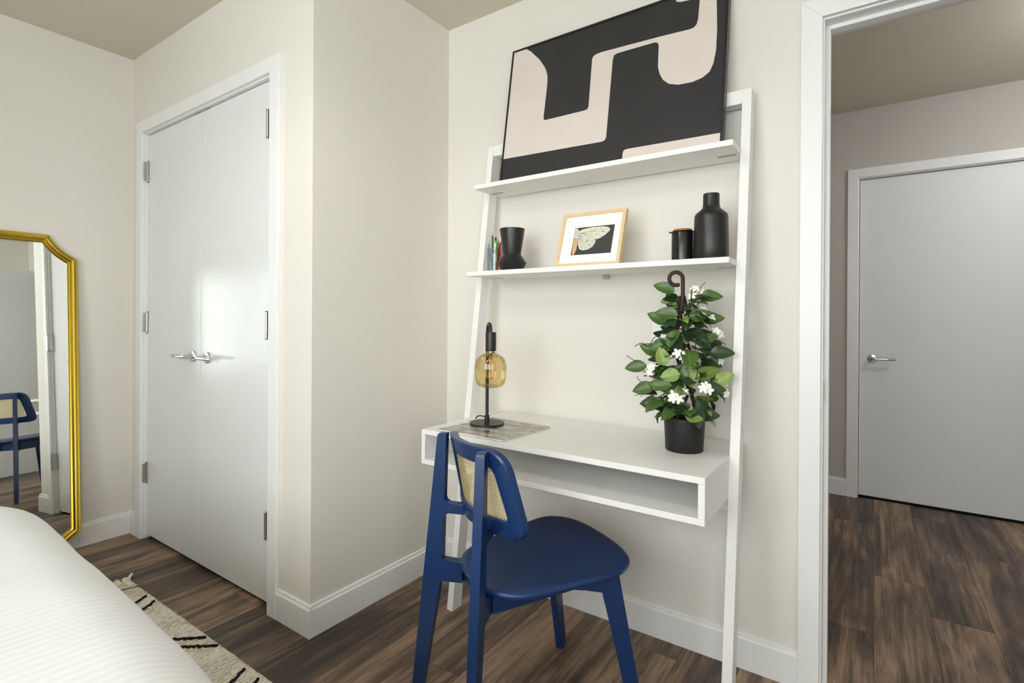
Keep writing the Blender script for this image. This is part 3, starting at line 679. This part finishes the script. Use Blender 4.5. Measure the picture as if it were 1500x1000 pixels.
lid = lathe('lid', [(0, .0925), (.0345, .0925), (.0352, .0945), (.034, .0965), (.031, .0975), (0, .0975)], (1.137, -.158, S2), BG, jr, 40)
lathe('wooden_disc', [(0, .0976), (.0295, .0976), (.0298, .101), (.028, .1032), (0, .1036)], (1.137, -.158, S2), mat('warm_wood', '#a9713f', .5, var=.2, scale=60), lid, 36)
tube('lip', [(1.137-.031, -.158-.008, S2+.0945), (1.137-.040, -.158-.012, S2+.0955)], [.003, .0022], BG, lid, 8)

# ------------------------------------------------------------------ pencil cup and pencils
PCx, PCy = .376, -.132
cup = thing('pencil_cup', (PCx, PCy, S2), 'clear glass cup full of pencils at the shelf end', 'cup')
lathe('glass', [(0, .0), (.032, 0), (.034, .003), (.034, .098), (.0335, .0995), (.0325, .098), (.0322, .006), (0, .005)], (PCx, PCy, S2), GLASS, cup, 36)
pens = [('#2f6e3a', 'dark green', -.6, .1), ('#5a9fe0', 'light blue', -.9, -.55), ('#4b63c4', 'royal blue', -.25, .5), ('#e8b92a', 'yellow', -.05, -.1), ('#1d1d1f', 'black', .15, -.3), ('#3aa33c', 'bright green', .45, -.2), ('#f0b48a', 'pale peach', .2, .35), ('#b3222e', 'red', .75, .1), ('#c4348f', 'magenta', .95, .5), ('#e9a52d', 'orange', .35, .1), ('#f3f3f1', 'white', .3, -.6), ('#27292c', 'charcoal', -.75, .3)]
tips = mat('sharpened_wood', '#d9b58a', .6)
for q, (c, nm_, ox, oy) in enumerate(pens):
    rp = random.Random(40+q)
    top = Vector((PCx+.0245*ox, PCy+.022*oy, S2+.095)); ax_ = Vector((PCx+.022*ox*(.1+.55*rp.random())-.004, PCy+.018*oy*.4, S2+.0065))
    dv = (top-ax_).normalized(); ln = .118+.03*rp.random()+(.016 if nm_ in ('black', 'dark green') else 0)
    m_ = mat('pencil_'+nm_.replace(' ', '_'), c, .35)
    pn = thing('pencil', ax_, nm_+' pencil standing in the glass cup', 'pencil', 'pencils in the glass cup')
    tube('shaft', [ax_, ax_+dv*(ln-.014)], .0041, m_, pn, 6); tube('wood_tip', [ax_+dv*(ln-.014), ax_+dv*(ln-.004)], [.0035, .0012], tips, pn, 6)
    tube('lead', [ax_+dv*(ln-.004), ax_+dv*ln], [.0012, .0003], m_, pn, 6)

# ------------------------------------------------------------------ magazine and lamp on the desk
def magmat():
    k = NT('grey_photo_cover'); tc = k.n('ShaderNodeTexCoord'); mp = k.n('ShaderNodeMapping'); mp.inputs['Scale'].default_value = (9, 22, 1); k.l(tc.outputs['Object'], mp.inputs[0])
    nz = k.n('ShaderNodeTexNoise'); nz.inputs['Scale'].default_value = 1.3; nz.inputs['Detail'].default_value = 7; nz.inputs['Roughness'].default_value = .7; k.l(mp.outputs[0], nz.inputs['Vector'])
    cr = k.n('ShaderNodeValToRGB'); e = cr.color_ramp.elements; e[0].position = .35; e[0].color = lin('#3d3a36'); e[1].position = .66; e[1].color = lin('#c4bfb4'); x_ = e.new(.5); x_.color = lin('#8d887f')
    k.l(nz.outputs['Fac'], cr.inputs[0]); k.l(cr.outputs[0], k.b.inputs['Base Color']); k.b.inputs['Roughness'].default_value = .14; return k.m
mg = thing('magazine', (.527, -.327, DZ), 'square grey photo magazine lying under the lamp', 'magazine')
q4 = [(.374, -.466), (.658, -.468), (.675, -.195), (.401, -.179)]
ins = lambda p, k: (p[0]+(.527-p[0])*k, p[1]+(-.327-p[1])*k)
prism('pages', [ins(p, .012) for p in q4], lambda x, y: (x, y, DZ+.0012), lambda x, y: (x, y, DZ+.0052), WHITE, mg)
MAG = magmat()
prism('cover', q4, lambda x, y: (x, y, DZ+.0052), lambda x, y: (x, y, DZ+.0062), MAG, mg)
prism('back_cover', q4, lambda x, y: (x, y, DZ+.0003), lambda x, y: (x, y, DZ+.0012), MAG, mg)
LZ = DZ+.0064; lx, lyy = .463, -.296; bx_, by_ = .512, -.340
lamp = thing('table_lamp', (lx, lyy, LZ), 'black hook lamp with a large amber glass bulb on the desk', 'lamp')
lathe('base', [(0, 0), (.063, 0), (.0645, .001), (.0645, .005), (.063, .0065), (0, .0065)], (lx, lyy, LZ), BLACKP, lamp, 48)
lathe('collar', [(.0095, .006), (.0095, .032), (.008, .034), (0, .034)], (lx, lyy, LZ), BLACKP, lamp, 20)
dd = Vector((bx_-lx, by_-lyy, 0)); mid_ = [Vector((lx, lyy, LZ+.006)), Vector((lx, lyy, LZ+.2))]
hook = [Vector((lx, lyy, LZ+.006)), Vector((lx, lyy, LZ+.2)), Vector((lx, lyy, LZ+.33))]
for q in range(0, 11):
    th = math.pi*q/10; hook.append(Vector((lx, lyy, 1.079))+dd*(.5-.5*math.cos(th))+Vector((0, 0, .033*math.sin(th))))
tube('pole', hook, .0062, BLACKP, lamp, 14)
lathe('socket', [(0, 1.082), (.019, 1.082), (.0195, 1.080), (.0195, 1.017), (.018, 1.015), (0, 1.015)], (bx_, by_, 0), BLACKP, lamp, 30)
blb = lathe('bulb', [(.0135, 1.018), (.0145, 1.011), (.021, 1.006), (.034, 1.000), (.046, .992), (.053, .981), (.0562, .964), (.0565, .945), (.056, .924), (.053, .905), (.045, .892), (.033, .886), (0, .884)], (bx_, by_, 0), AMBER, lamp, 44, 80)
lathe('screw_cap', [(0, 1.015), (.0125, 1.015), (.0125, 1.006), (.008, 1.003), (.005, .985), (0, .984)], (bx_, by_, 0), CHROME, blb, 20)
bm = bmesh.new()
for q in range(4):
    a_ = q*math.pi/2+.4; sweep_bm(bm, [(bx_+.004*math.cos(a_), by_+.004*math.sin(a_), .99), (bx_+.017*math.cos(a_), by_+.017*math.sin(a_), .972), (bx_+.015*math.cos(a_+.5), by_+.015*math.sin(a_+.5), .925), (bx_+.003*math.cos(a_), by_+.003*math.sin(a_), .915)], .0011, 6)
link('filament', bm_mesh(bm, True), mat('filament', '#d98a4a', .4), blb)
cd_ = tube('power_cord', crom([(lx-.006, lyy-.004, LZ+.027), (lx-.022, lyy-.012, LZ+.030), (lx-.034, lyy-.016, LZ+.026), (lx-.038, lyy-.018, LZ+.018)], 6), .0024, BLACKP, lamp, 8)
tube('thin_cord', crom([(lx-.038, lyy-.018, LZ+.019), (lx-.062, lyy-.024, LZ+.010), (lx-.085, lyy-.012, LZ+.002), (lx-.10, lyy+.06, DZ+.0015), (lx-.12, lyy+.16, DZ+.0015), (lx-.13, lyy+.275, DZ+.0015)], 6), .0011, mat('pale_cord', '#c9c5bd', .5), cd_, 6)

# ------------------------------------------------------------------ flowering plant in a black pot
PX, PY = 1.165, -.222
plant = thing('potted_plant', (PX, PY, DZ), 'trained white jasmine plant in a black pot on the desk', 'plant')
POT = mat('black_plastic_pot', '#141516', .5, var=.05)
lathe('pot', [(0, 0), (.053, 0), (.0555, .003), (.0605, .098), (.0605, .101), (.0575, .101), (.056, .09), (0, .088)], (PX, PY, DZ), POT, plant, 48, 40)
lathe('soil', [(0, .094), (.05, .092), (.0565, .0895)], (PX, PY, DZ), mat('soil', '#2a2018', .95, bump=.8), plant, 30)
BARK = mat('dark_vine', '#3a261c', .7, var=.25, scale=60, bump=.6, bscale=150)
TWIG = mat('brown_twig', '#7a5330', .7, var=.2, scale=60)
for q in range(3):
    pts = []
    for s in range(40):
        t = s/39; a_ = q*2.094+t*5.2; r_ = .030*(1-t)**.7+.006
        pts.append((PX+r_*math.cos(a_)-.008*t, PY+r_*math.sin(a_), DZ+.085+t*.385))
    if q == 0:   # hooked top
        b_ = Vector(pts[-1]); vx = Vector((-rt.x, -rt.y, 0))
        pts += [b_+Vector((0, 0, .03))]+[b_+Vector((0, 0, .052))+vx*(.021-.021*math.cos(math.radians(k)))+Vector((0, 0, .020*math.sin(math.radians(k)))) for k in range(10, 300, 24)]
    tube('vine_stem', pts, .0062 if q == 0 else .0046, BARK, plant, 8)
def leaf_mesh(L, Wd, curl, droop):
    bm = bmesh.new(); nu, nv = 8, 4; V = []
    for i_ in range(nu+1):
        u = i_/nu; wv_ = Wd*(math.sin(math.pi*min(1, u**.85))**.75)*(1-.15*u)+.0006; row = []
        for j_ in range(-nv//2, nv//2+1):
            s = j_/(nv/2); row.append(bm.verts.new((s*wv_, u*L, -droop*u*u*L+curl*abs(s)**1.3*wv_+.0012*math.sin(u*9+s*2))))
        V.append(row)
    for i_ in range(nu):
        for j_ in range(nv): bm.faces.new((V[i_][j_], V[i_][j_+1], V[i_+1][j_+1], V[i_+1][j_]))
    lo = {}
    fs = list(bm.faces)
    for v in list(bm.verts): lo[v] = bm.verts.new(v.co-Vector((0, 0, .0007)))
    for f_ in fs: bm.faces.new([lo[v] for v in f_.verts][::-1])
    for e_ in [e for e in bm.edges if len(e.link_faces) == 1 and e.verts[0] in lo and e.verts[1] in lo]:
        a_, b_ = e_.verts; bm.faces.new((a_, b_, lo[b_], lo[a_]))
    return bm_mesh(bm, True, 60)
def leaf_mat(name, c, c2):
    k = NT(name); tc = k.n('ShaderNodeTexCoord'); sep = k.n('ShaderNodeSeparateXYZ'); k.l(tc.outputs['Object'], sep.inputs[0])
    ab = k.n('ShaderNodeMath', operation='ABSOLUTE'); k.l(sep.outputs[0], ab.inputs[0])
    mr = k.n('ShaderNodeMapRange'); mr.inputs['From Max'].default_value = .0016; k.l(ab.outputs[0], mr.inputs['Value'])
    mx = k.n('ShaderNodeMix', data_type='RGBA'); mx.inputs[6].default_value = lin(c2); k.l(mr.outputs[0], mx.inputs[0])
    nz = k.n('ShaderNodeTexNoise'); nz.inputs['Scale'].default_value = 60; k.l(tc.outputs['Object'], nz.inputs['Vector'])
    m2 = k.n('ShaderNodeMix', data_type='RGBA'); m2.inputs[6].default_value = tuple(x*.8 for x in lin(c)[:3])+(1,); m2.inputs[7].default_value = tuple(x*1.2 for x in lin(c)[:3])+(1,); k.l(nz.outputs['Fac'], m2.inputs[0]); k.l(m2.outputs[2], mx.inputs[7])
    k.l(mx.outputs[2], k.b.inputs['Base Color']); k.b.inputs['Roughness'].default_value = .38; return k.m
LM = [leaf_mat('leaf_deep', '#2b4226', '#3f5a33'), leaf_mat('leaf_mid', '#47632c', '#657f40'), leaf_mat('leaf_fresh', '#7d9448', '#98ab62')]
LMESH = []
for m_ in LM:
    for (L, Wd, cu, dr) in ((.064, .0195, .35, .30), (.054, .0205, .25, .15), (.048, .014, .4, .35)):
        me = leaf_mesh(L, Wd, cu, dr); me.materials.append(m_); LMESH.append(me)
tocam = Vector((CAM.x-PX, CAM.y-PY, 0)).normalized(); side = Vector((-tocam.y, tocam.x, 0))
def place_leaf(p, dirv, up, me, sc=1):
    y_ = dirv.normalized(); x_ = y_.cross(up).normalized(); z_ = x_.cross(y_)
    Mx = Matrix((x_, y_, z_)).transposed().to_4x4(); Mx.translation = p
    return link('leaf', me, None, plant, Mx @ Matrix.Diagonal((sc, sc, sc, 1)))
def cone(z): # radius of the crown at a height above the desk
    t = (z-.10)/.40; return .118*(1-t)**.8*(1 if t > .15 else .75+t*1.6)+.016
rl = random.Random(21)
for q in range(205):
    t = rl.random()**1.25; z = .115+t*.345; a_ = q*2.39996+rl.random()*.5; R_ = cone(z)*(.18+.68*rl.random())
    out = Vector((math.cos(a_), math.sin(a_), 0)); p = Vector((PX, PY, DZ+z))+out*R_
    if p.y > -.035: continue
    dv = out*(.7+.5*rl.random())+Vector((rl.uniform(-.8, .8), rl.uniform(-.8, .8), rl.uniform(-.55, .7)))
    e_ = p+dv.normalized()*.052
    if e_.y > -.012 or e_.x > XR-.004: dv.y = -abs(dv.y)*.3 if e_.y > -.012 else dv.y; dv.x = -abs(dv.x)*.4 if e_.x > XR-.004 else dv.x
    kind = rl.choices((0, 1, 2), (.50, .37, .13))[0]
    place_leaf(p, dv, Vector((0, 0, 1))+out*.9, LMESH[kind*3+rl.randrange(3)], .7+.6*rl.random())
def at(px, py, d):   # a spot on the crown seen at this offset: right, up, towards the room
    return Vector((PX, PY, DZ))+side*px+tocam*d+Vector((0, 0, py))
for (r_, u_, d_, dx, du, kd) in [(-.055, .262, .085, -.25, .9, 2), (-.012, .240, .10, -.95, -.12, 2), (-.085, .20, .07, -.9, -.2, 1), (-.035, .205, .09, -1, .1, 1), (.0, .155, .085, -.5, .4, 1), (.035, .150, .09, .1, -1, 0), (.045, .20, .085, .95, .05, 0), (.085, .215, .06, .8, .5, 2), (-.06, .15, .075, -1, 0, 0), (.0, .125, .09, .9, -.1, 2), (-.07, .29, .04, -.7, .4, 1), (.07, .30, .05, .95, .1, 0), (-.015, .36, .05, -.3, -.9, 0), (.02, .355, .055, .8, -.5, 0), (-.02, .41, .04, -.9, .2, 1), (.01, .40, .04, .8, .3, 1), (.045, .395, .01, .95, .2, 1), (.04, .466, .0, .95, .1, 1), (-.03, .483, 0, -.9, .4, 1), (-.05, .385, .02, -.8, .5, 1), (-.11, .255, .03, -.8, -.05, 1), (.03, .12, .07, .95, .1, 0), (-.04, .33, .06, -.95, -.25, 1)]:
    place_leaf(at(r_, u_, d_), side*dx+Vector((0, 0, du))+tocam*.1, tocam+Vector((0, 0, .35)), LMESH[kd*3+(0 if kd != 2 else 1)], 1.05)
# flowers
PETAL = mat('white_petal', '#f6f5f0', .6, var=.02); TUBE = mat('pale_flower_tube', '#e3e6b8', .6)
def flower_mesh():
    bm = bmesh.new()
    for q in range(5):
        a_ = q*2*math.pi/5; ca, sa = math.cos(a_), math.sin(a_)
        top, bot = [], []
        for (u, wd, hgt) in ((.001, .0012, 0), (.006, .0042, .0022), (.011, .0052, .0022), (.0155, .0036, .0008), (.017, .0008, 0)):
            for s in (-1, 0, 1):
                x_, y_ = u, s*wd; top.append(bm.verts.new((x_*ca-y_*sa, x_*sa+y_*ca, hgt+.0006*(s == 0)))); bot.append(bm.verts.new((x_*ca-y_*sa, x_*sa+y_*ca, hgt-.0006)))
        for r_ in range(4):
            for s in range(2):
                i0 = r_*3+s; bm.faces.new((top[i0], top[i0+3], top[i0+4], top[i0+1])); bm.faces.new((bot[i0], bot[i0+1], bot[i0+4], bot[i0+3]))
        for r_ in range(4): bm.faces.new((top[r_*3], bot[r_*3], bot[r_*3+3], top[r_*3+3])); bm.faces.new((top[r_*3+2], top[r_*3+5], bot[r_*3+5], bot[r_*3+2]))
    return bm_mesh(bm, True, 60)
def tube_mesh():
    bm = bmesh.new(); sweep_bm(bm, [(0, 0, .001), (0, 0, -.008), (0, .001, -.02)], [.0026, .0017, .0012], 7); return bm_mesh(bm, True, 60)
FM, TM = flower_mesh(), tube_mesh(); FM.materials.append(PETAL); TM.materials.append(TUBE)
def flower(p, nrm, sc=.9):
    Mx = Vector((0, 0, 1)).rotation_difference(nrm.normalized()).to_matrix().to_4x4(); Mx.translation = p
    Mx = Mx @ Matrix.Rotation(rl.random()*6, 4, 'Z') @ Matrix.Diagonal((sc, sc, sc, 1))
    f_ = link('flower', FM, None, plant, Mx)
    t_ = bpy.data.objects.new('flower_tube', TM); COL.objects.link(t_); t_.parent = f_
for (r_, u_, d_, nx, nu_) in [(.028, .492, .01, -.1, .9), (.043, .487, .0, .35, .9), (.02, .470, .02, -.4, .6), (.058, .418, .03, .4, .8), (.075, .405, .02, .7, .6), (.05, .43, .01, -.1, .9), (.088, .365, .03, .2, .8), (.10, .355, .01, .7, .5), (-.02, .30, .095, .1, .3), (-.005, .292, .095, .4, .1), (.05, .205, .115, -.2, .4), (.065, .20, .112, .3, .1), (.057, .212, .105, .1, .8), (-.028, .185, .115, -.4, .3), (-.015, .172, .118, 0, .2), (-.033, .172, .115, -.2, -.1), (0, .19, .108, .2, .7), (-.10, .24, .06, -.7, .1), (-.095, .255, .055, -.3, .6), (.115, .185, .05, .9, .2), (.105, .212, .05, .3, .8), (-.075, .325, .03, -.5, .5), (-.06, .345, .03, -.2, .9), (.10, .275, .02, .7, .5)]:
    flower(at(r_, u_, d_), side*nx+Vector((0, 0, nu_))+tocam*.9)
# curling tendrils
for pts in [[(-.05, .33, .04), (-.075, .345, .04), (-.09, .34, .04), (-.105, .315, .04), (-.125, .325, .04), (-.145, .315, .04)], [(-.11, .255, .03), (-.135, .268, .03), (-.15, .272, .03), (-.172, .285, .03)], [(-.10, .2, .05), (-.12, .205, .05), (-.133, .215, .05), (-.137, .225, .05)], [(.035, .44, .01), (.04, .465, .01), (.05, .475, .0), (.045, .495, 0), (.058, .51, 0)], [(.03, .43, .01), (.045, .455, .01), (.062, .455, .01), (.058, .467, .01), (.05, .462, .01)], [(.02, .20, .09), (.0, .225, .1), (-.02, .24, .1)], [(.03, .33, .07), (.028, .29, .08), (.035, .25, .085), (.03, .225, .085), (.04, .235, .085)], [(.04, .13, .08), (.055, .16, .09), (.065, .19, .09)], [(-.03, .1, .06), (-.035, .14, .08), (-.025, .17, .09)], [(.0, .36, .06), (.02, .345, .07), (.045, .342, .06)]]:
    tube('tendril', crom([at(*p) for p in pts], 6), .0013, TWIG if rl.random() < .6 else BARK, plant, 6)
